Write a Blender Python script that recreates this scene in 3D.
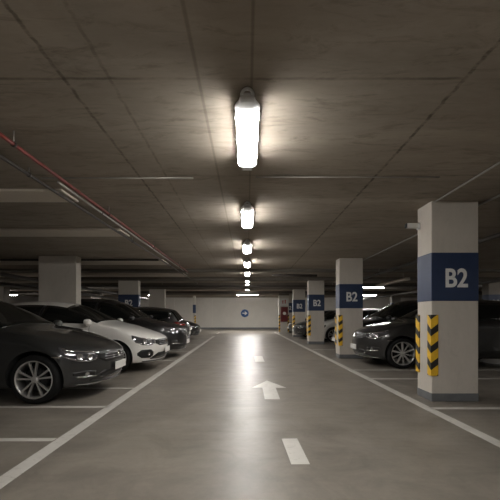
import bpy, bmesh, math, random
import numpy as np
from mathutils import Vector, Matrix
from mathutils.bvhtree import BVHTree

for _o in list(bpy.data.objects):
    bpy.data.objects.remove(_o)
SC = bpy.context.scene
COL = SC.collection
PI = math.pi
random.seed(7)

# ------------------------------------------------------------------ camera, world, exposure
F = 370.0                       # focal length in pixels of the 500 px frame
cam_d = bpy.data.cameras.new('camera')
cam = bpy.data.objects.new('camera', cam_d)
COL.objects.link(cam)
cam.location = (0, 0, 1.2)
cam.rotation_euler = (PI / 2, 0, 0)
cam_d.sensor_width = 36
cam_d.lens = F * 36 / 500
cam_d.shift_x = (250 - 247.3) / 500
cam_d.shift_y = (315.5 - 250) / 500
cam_d.clip_start = 0.05
SC.camera = cam

world = bpy.data.worlds.new('world')
SC.world = world
world.use_nodes = True
world.node_tree.nodes['Background'].inputs[0].default_value = (0.02, 0.02, 0.02, 1)
world.node_tree.nodes['Background'].inputs[1].default_value = 0.2

SC.view_settings.view_transform = 'Standard'
SC.view_settings.look = 'None'
SC.view_settings.gamma = 1
SC.view_settings.use_curve_mapping = False
SC.view_settings.exposure = 0.0
TUBE_POWER = 86.0               # emission of the lamp diffusers
TUBE_COLOR = (1.0, 0.968, 0.925, 1)

H = 2.8                         # ceiling height


# ------------------------------------------------------------------ helpers
def tag(o, label=None, cat=None, group=None, kind=None):
    if label: o['label'] = label
    if cat: o['category'] = cat
    if group: o['group'] = group
    if kind: o['kind'] = kind
    return o


def thing(name, label, cat, loc=(0, 0, 0), rz=0, group=None):
    o = bpy.data.objects.new(name, None)
    o.empty_display_size = 0.2
    COL.objects.link(o)
    o.location = loc
    o.rotation_euler = (0, 0, rz)
    return tag(o, label, cat, group)


def link_mesh(name, me, mats, parent=None, smooth=False):
    o = bpy.data.objects.new(name, me)
    COL.objects.link(o)
    for m in (mats if isinstance(mats, (list, tuple)) else [mats]):
        me.materials.append(m)
    if parent: o.parent = parent
    if smooth:
        me.polygons.foreach_set('use_smooth', [True] * len(me.polygons))
        me.set_sharp_from_angle(angle=math.radians(38))
    return o


def obj(name, bm, mats, parent=None, smooth=False, recalc=True):
    if recalc: bmesh.ops.recalc_face_normals(bm, faces=bm.faces)
    me = bpy.data.meshes.new(name)
    bm.to_mesh(me)
    bm.free()
    return link_mesh(name, me, mats, parent, smooth)


def add_box(bm, a, b, bevel=0.0, mi=0):
    x0, y0, z0 = [min(p, q) for p, q in zip(a, b)]
    x1, y1, z1 = [max(p, q) for p, q in zip(a, b)]
    t = bmesh.new()
    vs = [t.verts.new(p) for p in [(x0, y0, z0), (x1, y0, z0), (x1, y1, z0), (x0, y1, z0), (x0, y0, z1), (x1, y0, z1), (x1, y1, z1), (x0, y1, z1)]]
    for f in [(3, 2, 1, 0), (4, 5, 6, 7), (0, 1, 5, 4), (1, 2, 6, 5), (2, 3, 7, 6), (3, 0, 4, 7)]:
        t.faces.new([vs[i] for i in f])
    if bevel:
        bmesh.ops.bevel(t, geom=list(t.edges), offset=bevel, segments=2, affect='EDGES', profile=0.5)
    merge(bm, t, mi)
    return bm


def merge(bm, t, mi=0):
    vm = {}
    for v in t.verts: vm[v] = bm.verts.new(v.co)
    for f in t.faces:
        try:
            nf = bm.faces.new([vm[v] for v in f.verts]); nf.material_index = mi; nf.smooth = f.smooth
        except ValueError: pass
    t.free()


def box(a, b, bevel=0.0):
    return add_box(bmesh.new(), a, b, bevel)


def add_tube(bm, pts, r, seg=10, cap=True):
    pts = [Vector(p) for p in pts]
    rings = []
    prev = None
    for i, p in enumerate(pts):
        d = (pts[min(i + 1, len(pts) - 1)] - pts[max(i - 1, 0)]).normalized()
        up = Vector((0, 0, 1)) if abs(d.z) < 0.9 else Vector((1, 0, 0))
        if prev is not None and (prev - d * prev.dot(d)).length > 1e-3:
            a = (prev - d * prev.dot(d)).normalized()
        else:
            a = d.cross(up).normalized()
        prev = a
        b = d.cross(a)
        rr = r[i] if isinstance(r, (list, tuple)) else r
        rings.append([bm.verts.new(p + rr * (math.cos(2 * PI * k / seg) * a + math.sin(2 * PI * k / seg) * b)) for k in range(seg)])
    for A, B in zip(rings, rings[1:]):
        for k in range(seg):
            f = bm.faces.new((A[k], A[(k + 1) % seg], B[(k + 1) % seg], B[k])); f.smooth = True
    if cap:
        bm.faces.new(rings[0][::-1]); bm.faces.new(rings[-1])
    return bm


def tube(pts, r, seg=10):
    return add_tube(bmesh.new(), pts, r, seg)


def add_lathe_y(bm, prof, seg=40, c=(0, 0, 0), closed=False):
    """profile of (radius, y) turned about the y axis."""
    rings = []
    for r, y in prof:
        if r < 1e-6:
            rings.append([bm.verts.new((c[0], c[1] + y, c[2]))])
        else:
            rings.append([bm.verts.new((c[0] + r * math.cos(2 * PI * k / seg), c[1] + y, c[2] + r * math.sin(2 * PI * k / seg))) for k in range(seg)])
    pr = list(zip(rings, rings[1:]))
    if closed: pr.append((rings[-1], rings[0]))
    for A, B in pr:
        for k in range(seg):
            k2 = (k + 1) % seg
            if len(A) == 1: vs = (A[0], B[k], B[k2])
            elif len(B) == 1: vs = (A[k], A[k2], B[0])
            else: vs = (A[k], A[k2], B[k2], B[k])
            f = bm.faces.new(vs); f.smooth = True
    return bm


def prism(poly, axis, d0, d1):
    """polygon of 2D points extruded along an axis: 'y' -> (x,z) points, 'z' -> (x,y), 'x' -> (y,z)."""
    bm = bmesh.new()
    def P(p, d):
        return {'y': (p[0], d, p[1]), 'z': (p[0], p[1], d), 'x': (d, p[0], p[1])}[axis]
    A = [bm.verts.new(P(p, d0)) for p in poly]
    B = [bm.verts.new(P(p, d1)) for p in poly]
    n = len(poly)
    bm.faces.new(A); bm.faces.new(B[::-1])
    for i in range(n):
        bm.faces.new((A[i], B[i], B[(i + 1) % n], A[(i + 1) % n]))
    return bm


# ------------------------------------------------------------------ materials
class NT:
    def __init__(s, name):
        s.m = bpy.data.materials.new(name)
        s.m.use_nodes = True
        s.t = s.m.node_tree
        s.b = s.t.nodes['Principled BSDF']
    def n(s, typ, **kw):
        nd = s.t.nodes.new(typ)
        for k, v in kw.items():
            if k.startswith('i_'):
                nd.inputs[k[2:].replace('_', ' ')].default_value = v
            else: setattr(nd, k, v)
        return nd
    def l(s, a, b): s.t.links.new(a, b)
    def math(s, op, a, b=None, c=None, clamp=False):
        nd = s.n('ShaderNodeMath', operation=op); nd.use_clamp = clamp
        for i, v in enumerate((a, b, c)):
            if v is None: continue
            if isinstance(v, (int, float)): nd.inputs[i].default_value = v
            else: s.l(v, nd.inputs[i])
        return nd.outputs[0]
    def ramp(s, fac, stops):
        nd = s.n('ShaderNodeValToRGB')
        el = nd.color_ramp.elements
        while len(el) < len(stops): el.new(0.5)
        for e, (p, c) in zip(el, stops):
            e.position = p
            e.color = c if len(c) == 4 else (*c, 1)
        s.l(fac, nd.inputs[0])
        return nd.outputs[0]
    def noise(s, vec, scale, detail=5, rough=0.6, dist=0.0):
        nd = s.n('ShaderNodeTexNoise')
        nd.inputs['Scale'].default_value = scale
        nd.inputs['Detail'].default_value = detail
        nd.inputs['Roughness'].default_value = rough
        nd.inputs['Distortion'].default_value = dist
        s.l(vec, nd.inputs['Vector'])
        return nd.outputs['Fac']
    def scaled(s, vec, sc):
        nd = s.n('ShaderNodeVectorMath', operation='MULTIPLY')
        s.l(vec, nd.inputs[0]); nd.inputs[1].default_value = sc
        return nd.outputs[0]
    def mix(s, fac, a, b, mode='MIX'):
        nd = s.n('ShaderNodeMix', data_type='RGBA', blend_type=mode)
        for sock, v in ((nd.inputs[0], fac), (nd.inputs[6], a), (nd.inputs[7], b)):
            if isinstance(v, (int, float)): sock.default_value = v
            elif isinstance(v, tuple): sock.default_value = v if len(v) == 4 else (*v, 1)
            else: s.l(v, sock)
        return nd.outputs[2]
    def bump(s, h, strength=0.2, dist=0.01):
        nd = s.n('ShaderNodeBump')
        nd.inputs['Strength'].default_value = strength
        nd.inputs['Distance'].default_value = dist
        s.l(h, nd.inputs['Height'])
        s.l(nd.outputs[0], s.b.inputs['Normal'])


def plain(name, col, rough=0.5, metal=0.0, coat=0.0, var=0.06, scale=8.0, emit=None, spec=None):
    t = NT(name)
    co = t.n('ShaderNodeTexCoord').outputs['Object']
    n = t.noise(co, scale, 4)
    lo = tuple(max(0, c * (1 - var)) for c in col); hi = tuple(min(1, c * (1 + var)) for c in col)
    c = t.ramp(n, [(0.3, lo), (0.7, hi)])
    t.l(c, t.b.inputs['Base Color'])
    t.b.inputs['Roughness'].default_value = rough
    t.b.inputs['Metallic'].default_value = metal
    t.b.inputs['Coat Weight'].default_value = coat
    t.b.inputs['Coat Roughness'].default_value = 0.04
    if spec is not None: t.b.inputs['Specular IOR Level'].default_value = spec
    if emit:
        t.b.inputs['Emission Color'].default_value = emit[0]
        t.b.inputs['Emission Strength'].default_value = emit[1]
    return t.m


def concrete(name, col, var=0.25, grain=1.0, bump=0.15, stretch=(1, 1, 1), stain=0.35):
    t = NT(name)
    co = t.n('ShaderNodeTexCoord').outputs['Object']
    v = t.scaled(co, stretch)
    big = t.noise(v, 0.7 * grain, 6, 0.6, 0.6)
    fine = t.noise(v, 9 * grain, 8, 0.7)
    lo = tuple(c * (1 - var) for c in col); hi = tuple(c * (1 + var * 0.7) for c in col)
    c = t.ramp(big, [(0.3, lo), (0.7, hi)])
    c = t.mix(0.35, c, t.ramp(fine, [(0.25, lo), (0.75, hi)]))
    st = t.ramp(t.noise(v, 2.3 * grain, 9, 0.75, 1.2), [(0.56, (0, 0, 0)), (0.72, (1, 1, 1))])
    c = t.mix(t.math('MULTIPLY', st, stain), c, tuple(x * 0.45 for x in col))
    t.l(c, t.b.inputs['Base Color'])
    t.b.inputs['Roughness'].default_value = 0.85
    t.b.inputs['Specular IOR Level'].default_value = 0.25
    t.bump(fine, bump, 0.01)
    return t


def line_mask(t, coord, at, half, soft):
    d = t.math('ABSOLUTE', t.math('SUBTRACT', coord, at))
    return t.math('SUBTRACT', 1.0, t.math('DIVIDE', t.math('SUBTRACT', d, half), soft), clamp=True)


def ceiling_material():
    col = (0.36, 0.315, 0.262)
    t = NT('ceiling_concrete')
    co = t.n('ShaderNodeTexCoord').outputs['Object']
    sep = t.n('ShaderNodeSeparateXYZ'); t.l(co, sep.inputs[0])
    X, Y = sep.outputs[0], sep.outputs[1]
    v = t.scaled(co, (0.55, 1.5, 1))
    big = t.noise(v, 0.8, 6, 0.62, 0.8)
    fine = t.noise(v, 10, 8, 0.7)
    c = t.ramp(big, [(0.28, tuple(x * 0.66 for x in col)), (0.72, tuple(x * 1.18 for x in col))])
    c = t.mix(0.3, c, t.ramp(fine, [(0.25, tuple(x * 0.7 for x in col)), (0.75, tuple(x * 1.2 for x in col))]))
    st = t.ramp(t.noise(t.scaled(co, (0.6, 2.2, 1)), 2.1, 10, 0.78, 1.5), [(0.55, (0, 0, 0)), (0.70, (1, 1, 1))])
    c = t.mix(t.math('MULTIPLY', st, 0.62), c, tuple(x * 0.36 for x in col))
    sm = t.ramp(t.noise(t.scaled(co, (1.2, 4.5, 1)), 1.6, 9, 0.72, 0.9), [(0.53, (0, 0, 0)), (0.66, (1, 1, 1))])
    c = t.mix(t.math('MULTIPLY', sm, 0.5), c, tuple(x * 0.45 for x in col))
    jit = t.noise(t.scaled(co, (0, 1, 0)), 9, 5)
    brk = t.ramp(t.noise(t.scaled(co, (0.4, 1, 0)), 9.0, 5, 0.75), [(0.40, (0.22,) * 3), (0.55, (1,) * 3)])
    Xj = t.math('ADD', X, t.math('MULTIPLY', t.math('SUBTRACT', jit, 0.5), 0.05))
    for at, half, k, b in ((1.47, 0.009, 0.75, True), (-1.24, 0.007, 0.6, True), (-0.93, 0.006, 0.35, True), (-0.33, 0.006, 0.35, False), (0.03, 0.004, 0.4, False)):
        m = line_mask(t, Xj if b else X, at, half, 0.010)
        m = t.math('MULTIPLY', m, k)
        if b: m = t.math('MULTIPLY', m, brk)
        c = t.mix(m, c, (0.075, 0.063, 0.053))
    jx = t.noise(t.scaled(co, (1, 0, 0)), 4, 4)
    Yj = t.math('ADD', Y, t.math('MULTIPLY', t.math('SUBTRACT', jx, 0.5), 0.04))
    for at in (-0.4, 2.5, 4.22, 6.7, 9.3, 11.9, 14.4):
        m = t.math('MULTIPLY', line_mask(t, Yj, at, 0.006, 0.014), t.ramp(t.noise(t.scaled(co, (1, 0.3, 0)), 0.9, 5, 0.7), [(0.42, (0.05,) * 3), (0.6, (1,) * 3)]))
        c = t.mix(t.math('MULTIPLY', m, 0.6), c, (0.06, 0.05, 0.042))
    t.l(c, t.b.inputs['Base Color'])
    t.b.inputs['Roughness'].default_value = 0.85
    t.b.inputs['Specular IOR Level'].default_value = 0.2
    t.bump(t.math('ADD', fine, big), 0.2, 0.012)
    return t.m


def floor_material():
    col = (0.20, 0.178, 0.15)
    t = NT('polished_concrete')
    co = t.n('ShaderNodeTexCoord').outputs['Object']
    v = t.scaled(co, (0.8, 1.0, 1))
    big = t.noise(v, 0.55, 6, 0.6, 0.9)
    mid = t.noise(t.scaled(co, (0.7, 1.9, 1)), 1.7, 8, 0.65, 0.5)
    fine = t.noise(co, 22, 6, 0.7)
    c = t.ramp(big, [(0.3, tuple(x * 0.66 for x in col)), (0.7, tuple(x * 1.14 for x in col))])
    c = t.mix(0.5, c, t.ramp(mid, [(0.3, tuple(x * 0.62 for x in col)), (0.7, tuple(x * 1.2 for x in col))]))
    c = t.mix(0.15, c, t.ramp(fine, [(0.3, tuple(x * 0.6 for x in col)), (0.7, tuple(x * 1.3 for x in col))]))
    cloud = t.noise(co, 2.0, 9, 0.68, 0.7)
    c = t.mix(0.55, c, t.mix(1.0, c, t.ramp(cloud, [(0.30, (0.5,) * 3), (0.5, (0.95,) * 3), (0.72, (1.35,) * 3)]), 'MULTIPLY'))
    t.l(c, t.b.inputs['Base Color'])
    brush = t.noise(t.scaled(co, (0.5, 5.0, 1)), 2.6, 6, 0.65, 0.4)
    t.l(t.ramp(t.math('ADD', t.math('MULTIPLY', mid, 0.5), t.math('MULTIPLY', brush, 0.5)), [(0.34, (0.32,) * 3), (0.66, (0.44,) * 3)]), t.b.inputs['Roughness'])
    t.b.inputs['Specular IOR Level'].default_value = 0.31
    t.bump(t.noise(t.scaled(co, (0.6, 2.0, 1)), 1.6, 2, 0.4), 0.06, 0.02)
    return t.m


def paint_worn(name, col, under=(0.20, 0.178, 0.15)):
    t = NT(name)
    co = t.n('ShaderNodeTexCoord').outputs['Object']
    w = t.ramp(t.noise(co, 14, 10, 0.75, 0.5), [(0.30, (0.25,) * 3), (0.45, (1,) * 3)])
    c = t.mix(w, under, t.ramp(t.noise(co, 3, 6), [(0.3, tuple(x * 0.85 for x in col)), (0.7, col)]))
    t.l(c, t.b.inputs['Base Color'])
    t.b.inputs['Roughness'].default_value = 0.42
    return t.m


def guard_material():
    t = NT('hazard_stripes')
    co = t.n('ShaderNodeTexCoord').outputs['Object']
    sep = t.n('ShaderNodeSeparateXYZ'); t.l(co, sep.inputs[0])
    u = t.math('ADD', sep.outputs[0], sep.outputs[1])
    s = t.math('SUBTRACT', sep.outputs[2], t.math('MULTIPLY', u, 0.75))
    fr = t.math('FRACT', t.math('ADD', t.math('DIVIDE', s, 0.235), 0.12))
    k = t.math('GREATER_THAN', fr, 0.57)
    dirt = t.noise(co, 12, 6)
    y = t.ramp(dirt, [(0.3, (0.62, 0.36, 0.02)), (0.7, (0.85, 0.52, 0.03))])
    t.l(t.mix(k, y, (0.018, 0.017, 0.016)), t.b.inputs['Base Color'])
    t.b.inputs['Roughness'].default_value = 0.5
    return t.m


M = {}
M['ceiling'] = ceiling_material()
M['floor'] = floor_material()
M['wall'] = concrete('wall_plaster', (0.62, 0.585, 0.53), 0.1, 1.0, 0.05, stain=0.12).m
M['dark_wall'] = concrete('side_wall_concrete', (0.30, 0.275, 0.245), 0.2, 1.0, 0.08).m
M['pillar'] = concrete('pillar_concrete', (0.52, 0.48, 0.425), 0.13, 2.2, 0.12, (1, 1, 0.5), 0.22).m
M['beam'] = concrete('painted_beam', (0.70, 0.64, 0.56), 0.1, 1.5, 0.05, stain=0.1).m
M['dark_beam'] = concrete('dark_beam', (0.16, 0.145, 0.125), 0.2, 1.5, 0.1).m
M['marking'] = paint_worn('road_paint', (0.52, 0.50, 0.46))
M['base_grey'] = plain('grey_base_paint', (0.13, 0.135, 0.14), 0.55, var=0.12)
M['blue'] = plain('blue_band_paint', (0.022, 0.038, 0.088), 0.5, var=0.1, scale=5)
M['letter'] = plain('white_letter_paint', (0.72, 0.72, 0.70), 0.5, var=0.06)
M['guard'] = guard_material()
M['housing'] = plain('lamp_housing_plastic', (0.74, 0.75, 0.75), 0.4, var=0.03)
_t = NT('translucent_lamp_plastic')
_c = _t.n('ShaderNodeTexCoord').outputs['Object']
_t.l(_t.ramp(_t.noise(_c, 9, 3), [(0.3, (0.80, 0.81, 0.81)), (0.7, (0.86, 0.87, 0.87))]), _t.b.inputs['Base Color'])
_t.b.inputs['Roughness'].default_value = 0.5
_t.b.inputs['Transmission Weight'].default_value = 0.03
M['lamp_cap'] = _t.m
M['clip'] = plain('lamp_clip_steel', (0.6, 0.6, 0.6), 0.3, 1.0)
M['diffuser'] = plain('lamp_diffuser', (0.9, 0.9, 0.88), 0.3, var=0.0, emit=(TUBE_COLOR, TUBE_POWER))
M['diffuser_far'] = plain('lamp_diffuser_far', (0.9, 0.9, 0.88), 0.3, var=0.0, emit=(TUBE_COLOR, TUBE_POWER * 0.7))
M['diffuser_cross'] = plain('lamp_diffuser_cross', (0.9, 0.9, 0.88), 0.3, var=0.0, emit=(TUBE_COLOR, TUBE_POWER * 3.6))
M['red_pipe'] = plain('red_pipe_paint', (0.17, 0.020, 0.014), 0.45, var=0.3)
M['dark_pipe'] = plain('dark_pipe_paint', (0.045, 0.038, 0.033), 0.45, var=0.2)
M['steel_pipe'] = plain('galvanised_conduit', (0.42, 0.40, 0.37), 0.42, 0.6, var=0.12)
M['white_plastic'] = plain('white_plastic', (0.66, 0.65, 0.62), 0.4)
M['black_plastic'] = plain('black_plastic', (0.016, 0.016, 0.017), 0.5)
M['red_paint'] = plain('red_enamel', (0.13, 0.010, 0.009), 0.35)
M['red_sign'] = plain('red_sign_print', (0.45, 0.05, 0.04), 0.4)
M['sign_white'] = plain('sign_white', (0.72, 0.71, 0.68), 0.4, var=0.03)
M['sign_blue'] = plain('sign_blue', (0.018, 0.07, 0.22), 0.35, var=0.05)
# cars
M['paint_graphite'] = plain('graphite_car_paint', (0.034, 0.035, 0.035), 0.34, 0.5, 1.0, 0.03, 60)
M['paint_white'] = plain('white_car_paint', (0.72, 0.70, 0.66), 0.35, 0.0, 1.0, 0.02, 60)
M['paint_black'] = plain('black_car_paint', (0.010, 0.010, 0.011), 0.3, 0.0, 1.0, 0.05, 60)
M['paint_grey'] = plain('dark_grey_car_paint', (0.024, 0.0235, 0.023), 0.34, 0.4, 1.0, 0.04, 60)
M['car_glass'] = plain('tinted_car_glass', (0.006, 0.007, 0.007), 0.06, 0.0, 0.0, 0.02)
M['rubber'] = plain('tyre_rubber', (0.008, 0.008, 0.008), 0.7, var=0.2, scale=30, spec=0.18)
M['well'] = plain('wheel_well_black', (0.006, 0.006, 0.006), 0.9)
M['alloy'] = plain('alloy_wheel', (0.62, 0.61, 0.59), 0.32, 0.75, var=0.03)
M['brake'] = plain('brake_disc_steel', (0.018, 0.018, 0.018), 0.6, 0.4)
M['chrome'] = plain('chrome', (0.72, 0.72, 0.72), 0.12, 1.0, var=0.02)
M['lamp_dark'] = plain('headlight_inner', (0.07, 0.07, 0.075), 0.08, 0.3, 1.0)
M['lamp_clear'] = plain('headlight_reflector', (0.42, 0.42, 0.42), 0.18, 0.9)
M['grille'] = plain('grille_black', (0.012, 0.012, 0.012), 0.4)
M['tail_red'] = plain('tail_light_red', (0.24, 0.012, 0.011), 0.15, 0, 1.0)
M['plate'] = plain('licence_plate_white', (0.62, 0.61, 0.58), 0.4, var=0.03)
M['plate_ink'] = plain('licence_plate_ink', (0.03, 0.03, 0.035), 0.5)

# ------------------------------------------------------------------ structure
XW, YB, YF = 18.0, -11.0, 33.0
floor = tag(obj('floor', box((-XW, YB, -0.2), (XW, YF, 0)), M['floor']), 'grey polished concrete garage floor with white road markings', 'floor', kind='structure')
tag(obj('ceiling', box((-XW, YB, H), (XW, YF, H + 0.2)), M['ceiling']), 'stained bare concrete garage ceiling with formwork joints', 'ceiling', kind='structure')
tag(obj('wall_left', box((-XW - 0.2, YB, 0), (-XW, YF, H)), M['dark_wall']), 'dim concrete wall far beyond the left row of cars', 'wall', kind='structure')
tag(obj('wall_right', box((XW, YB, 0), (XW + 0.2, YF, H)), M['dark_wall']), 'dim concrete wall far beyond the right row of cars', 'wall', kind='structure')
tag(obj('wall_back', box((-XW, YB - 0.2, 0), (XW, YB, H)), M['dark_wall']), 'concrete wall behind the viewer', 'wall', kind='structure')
wf = tag(obj('wall_far', box((-XW, YF, 0), (XW, YF + 0.2, H)), M['wall']), 'pale grey wall closing the end of the driving lane', 'wall', kind='structure')
# shallow piers and panel joints on the end wall, dark skirting
for x0, x1, d in ((-7.4, -6.5, .12), (-4.05, -3.1, .10), (0.62, 0.74, .05), (2.6, 2.75, .08)):
    obj('wall_pier', box((x0, YF - d, 0), (x1, YF, H - .02)), M['wall'], wf)
tag(obj('baseboard_far', box((-9, YF - 0.14, 0), (9, YF - 0.12, 0.14)), M['base_grey']), 'dark painted skirting along the end wall', 'baseboard', kind='structure')

# ceiling beams on the left bays (pale painted) and across the far aisle
for (y0, y1, x1, dz, lab) in ((4.66, 5.14, -2.34, 0.03, 'pale painted ceiling beam over the graphite sedan, nearest of the left beams'),
                              (6.8, 7.38, -2.34, 0.03, 'pale painted ceiling beam second from the camera on the left'),
                              (10.5, 11.3, -2.40, 0.06, 'pale painted ceiling beam just behind the plain wide left pillar'),
                              (14.0, 14.8, -2.40, 0.06, 'pale painted ceiling beam above the rear of the reversed hatchback')):
    tag(obj('ceiling_beam', box((-XW, y0, H - dz), (x1, y1, H), 0.01), M['beam']), lab, 'beam', 'painted ceiling beams over the left bays', kind='structure')
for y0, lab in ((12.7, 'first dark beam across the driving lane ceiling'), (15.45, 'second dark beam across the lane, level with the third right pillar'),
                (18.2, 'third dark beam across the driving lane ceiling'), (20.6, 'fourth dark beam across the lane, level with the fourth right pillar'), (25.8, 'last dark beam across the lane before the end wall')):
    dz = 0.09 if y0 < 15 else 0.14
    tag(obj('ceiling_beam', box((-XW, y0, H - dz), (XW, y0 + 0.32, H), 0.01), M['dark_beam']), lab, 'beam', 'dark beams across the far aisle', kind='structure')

# painted markings, thin solids lying on the floor
def strip(name, pts, w, lab):
    (xa, ya), (xb, yb) = pts
    d = Vector((xb - xa, yb - ya)).normalized(); n = Vector((-d.y, d.x)) * w / 2
    poly = [(xa + n.x, ya + n.y), (xb + n.x, yb + n.y), (xb - n.x, yb - n.y), (xa - n.x, ya - n.y)]
    o = obj(name, prism(poly, 'z', -0.002, 0.003), M['marking'], floor)
    o['label'] = lab
    return o
strip('lane_line', ((-1.74, -1.0), (-1.94, 21.5)), 0.13, 'white line along the left bays')
strip('lane_line', ((-1.98, 24.0), (-2.0, 26.5)), 0.13, 'short white dash beyond the left line')
strip('lane_line', ((2.43, -1.0), (1.95, 27.0)), 0.12, 'white line along the right pillars')
for y, x0, x1 in ((3.57, -7.5, -1.86), (4.85, -7.5, -1.80), (6.1, -7.5, -1.84), (9.9, -7.5, -1.87), (12.4, -7.5, -1.9), (15.1, -7.5, -1.92), (17.6, -7.5, -1.94), (20.2, -7.5, -1.95)):
    strip('bay_line', ((x0, y), (x1, y)), 0.085, 'thin white bay line on the left')
for y, x0 in ((4.78, 2.36), (7.02, 2.32), (8.15, 2.3), (10.6, 3.3), (13.0, 2.3), (15.9, 3.3), (18.1, 2.15), (21.1, 3.3), (23.2, 2.1)):
    strip('bay_line', ((x0, y), (8.2, y)), 0.085, 'thin white bay line on the right')
# arrow, dashes
def lane_arrow(cx, y0, sc, lab):
    p = [(-.115, 0), (.115, 0), (.115, .62), (.30, .62), (0, 1.12), (-.30, .62), (-.115, .62)]
    o = obj('lane_arrow', prism([(cx + x * sc[0] , y0 + y * sc[1]) for x, y in p], 'z', -0.002, 0.003), M['marking'], floor)
    o['label'] = lab
lane_arrow(0.36, 5.30, (0.95, 1.35), 'white arrow pointing ahead')
strip('lane_dash', ((0.43, 2.98), (0.41, 3.6)), 0.15, 'white dash nearest the camera')
strip('lane_dash', ((0.33, 9.6), (0.32, 10.9)), 0.24, 'small far white dash')

# ------------------------------------------------------------------ pillars
def text_mesh(txt, height, depth, bold=0.02, sx=1.0):
    cu = bpy.data.curves.new('txt', 'FONT')
    cu.body = txt; cu.size = 1.0; cu.offset = bold; cu.extrude = 0.01; cu.resolution_u = 6
    o = bpy.data.objects.new('txt', cu); COL.objects.link(o)
    bpy.context.view_layer.update()
    dg = bpy.context.evaluated_depsgraph_get()
    me = bpy.data.meshes.new_from_object(o.evaluated_get(dg))
    bpy.data.objects.remove(o); bpy.data.curves.remove(cu)
    n = len(me.vertices)
    a = np.empty(n * 3); me.vertices.foreach_get('co', a); a = a.reshape(n, 3)
    mn, mx = a.min(0), a.max(0)
    k = height / (mx[1] - mn[1])
    b = np.empty_like(a)
    b[:, 0] = (a[:, 0] - (mn[0] + mx[0]) / 2) * k * sx
    b[:, 2] = (a[:, 1] - (mn[1] + mx[1]) / 2) * k
    b[:, 1] = -(a[:, 2]) / 0.01 * depth
    me.vertices.foreach_set('co', b.ravel()); me.update(); me.materials.clear()
    return me


def guard(root, cx, cy, sx, sy, z0, z1):
    """rubber angle wrapped round the corner at (cx,cy); sx, sy: directions of the two legs of the angle."""
    w, th = 0.085, 0.018
    poly = [(-sx * th, -sy * th), (sx * w, -sy * th), (sx * w, 0), (0, 0), (0, sy * w), (-sx * th, sy * w)]
    bm = prism(poly, 'z', 0, z1 - z0)
    o = obj('corner_guard', bm, M['guard'], root)
    o.location = (cx, cy, z0)
    o['label'] = 'yellow and black striped rubber corner guard'


def pillar(x0, x1, y0, label, band=True, guards=(), base=True, dy=0.43, text=True, mat='pillar', group=None):
    cx = (x0 + x1) / 2
    root = thing('pillar', label, 'pillar', (cx, y0 + dy / 2, 0), group=group)
    root['kind'] = 'structure'
    w, d = (x1 - x0) / 2, dy / 2
    obj('shaft', box((-w, -d, 0), (w, d, H), 0.012), M[mat], root)
    e = 0.004
    if band:
        b = obj('blue_band', box((-w - e, -d - e, 1.40), (w + e, d + e, 2.08), 0.01), M['blue'], root)
        if text:
            t = link_mesh('lettering', text_mesh('B2', 0.265, 0.004, 0.022, 0.86), M['letter'], b)
            t.location = (0.02, -d - e - 0.002, 1.725)
            t['label'] = 'white painted B2'
    if base:
        obj('base_band', box((-w - e, -d - e, 0), (w + e, d + e, 0.115), 0.008), M['base_grey'], root)
    for g in guards:
        if g == 'f': guard(root, -w, -d, 1, 1, 0.36, 1.21)
        if g == 'b': guard(root, -w, d, 1, -1, 0.36, 1.21)
        if g == 'rf': guard(root, w, -d, -1, 1, 0.36, 1.21)
    return root

GP = 'concrete pillars with blue B2 bands on the right'
for k, lab in ((1, 'big right-hand concrete pillar with blue B2 band, nearest the camera'),
               (2, 'concrete pillar with B2 band directly behind the nose of the dark grey crossover'),
               (3, 'concrete pillar with B2 band, third back along the right lane line'),
               (4, 'slim-looking B2 pillar, fourth back along the right lane line'),
               (5, 'B2 pillar mostly hidden behind the pier with the red fire cabinet')):
    pillar(2.57, 3.225, 5.16 * k, lab, guards=('f', 'b'), group=GP)
GL = 'wide concrete pillars between the left bays'
pillar(-5.59, -4.58, 9.9, 'wide plain concrete pillar rising behind the white hatchback', band=False, dy=0.3, group=GL)
pillar(-5.40, -4.56, 15.48, 'left concrete pillar with B2 band behind the black SUV', dy=0.32, group=GL)
pillar(-5.47, -4.6, 20.64, 'plain concrete pillar above the roof of the reversed dark hatchback', band=False, dy=0.3, group=GL)
pillar(-4.42, -4.2, 30.0, 'slender far left pillar with blue and yellow edge near the end wall', guards=('rf',), text=False, dy=0.3, group=GL)
GF = 'pillars of the dim outer bays'
for k in (3, 4, 5):
    n = ('first', 'second', 'third')[k - 3]
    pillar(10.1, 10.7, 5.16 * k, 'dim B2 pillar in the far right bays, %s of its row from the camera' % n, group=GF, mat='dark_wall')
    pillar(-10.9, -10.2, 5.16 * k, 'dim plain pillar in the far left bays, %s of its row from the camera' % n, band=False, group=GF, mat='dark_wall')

# fire point pier in front of the fifth pillar
pier = thing('pillar', 'pale narrow pier carrying the red fire cabinet', 'pillar', (2.47, 25.2, 0)); pier['kind'] = 'structure'
obj('shaft', box((-.33, -.2, 0), (.33, .2, 2.56), 0.012), M['wall'], pier)
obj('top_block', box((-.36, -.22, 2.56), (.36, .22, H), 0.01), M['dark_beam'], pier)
guard(pier, -.33, -.2, 1, 1, 0.12, 1.25)
guard(pier, .33, -.2, -1, 1, 0.12, 1.25)
fc = thing('fire_hose_cabinet', 'red fire hose cabinet mounted on the pale narrow pier', 'fire cabinet', (2.49, 25.0, 0.78))
obj('cabinet_body', box((-.24, -.2, 0), (.24, 0, 1.0), 0.02), M['red_paint'], fc)
dr = obj('door', box((-.22, -.215, 0.02), (.22, -.2, 0.98), 0.006), M['red_paint'], fc)
bm = bmesh.new(); add_lathe_y(bm, [(0, -.012), (.105, -.012), (.105, 0), (0, 0)], 28)
o = obj('round_emblem', bm, M['sign_white'], dr); o.location = (0, -.215, .56)
obj('handle', box((.15, -.235, .4), (.18, -.215, .55), 0.004), M['chrome'], dr)
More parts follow.
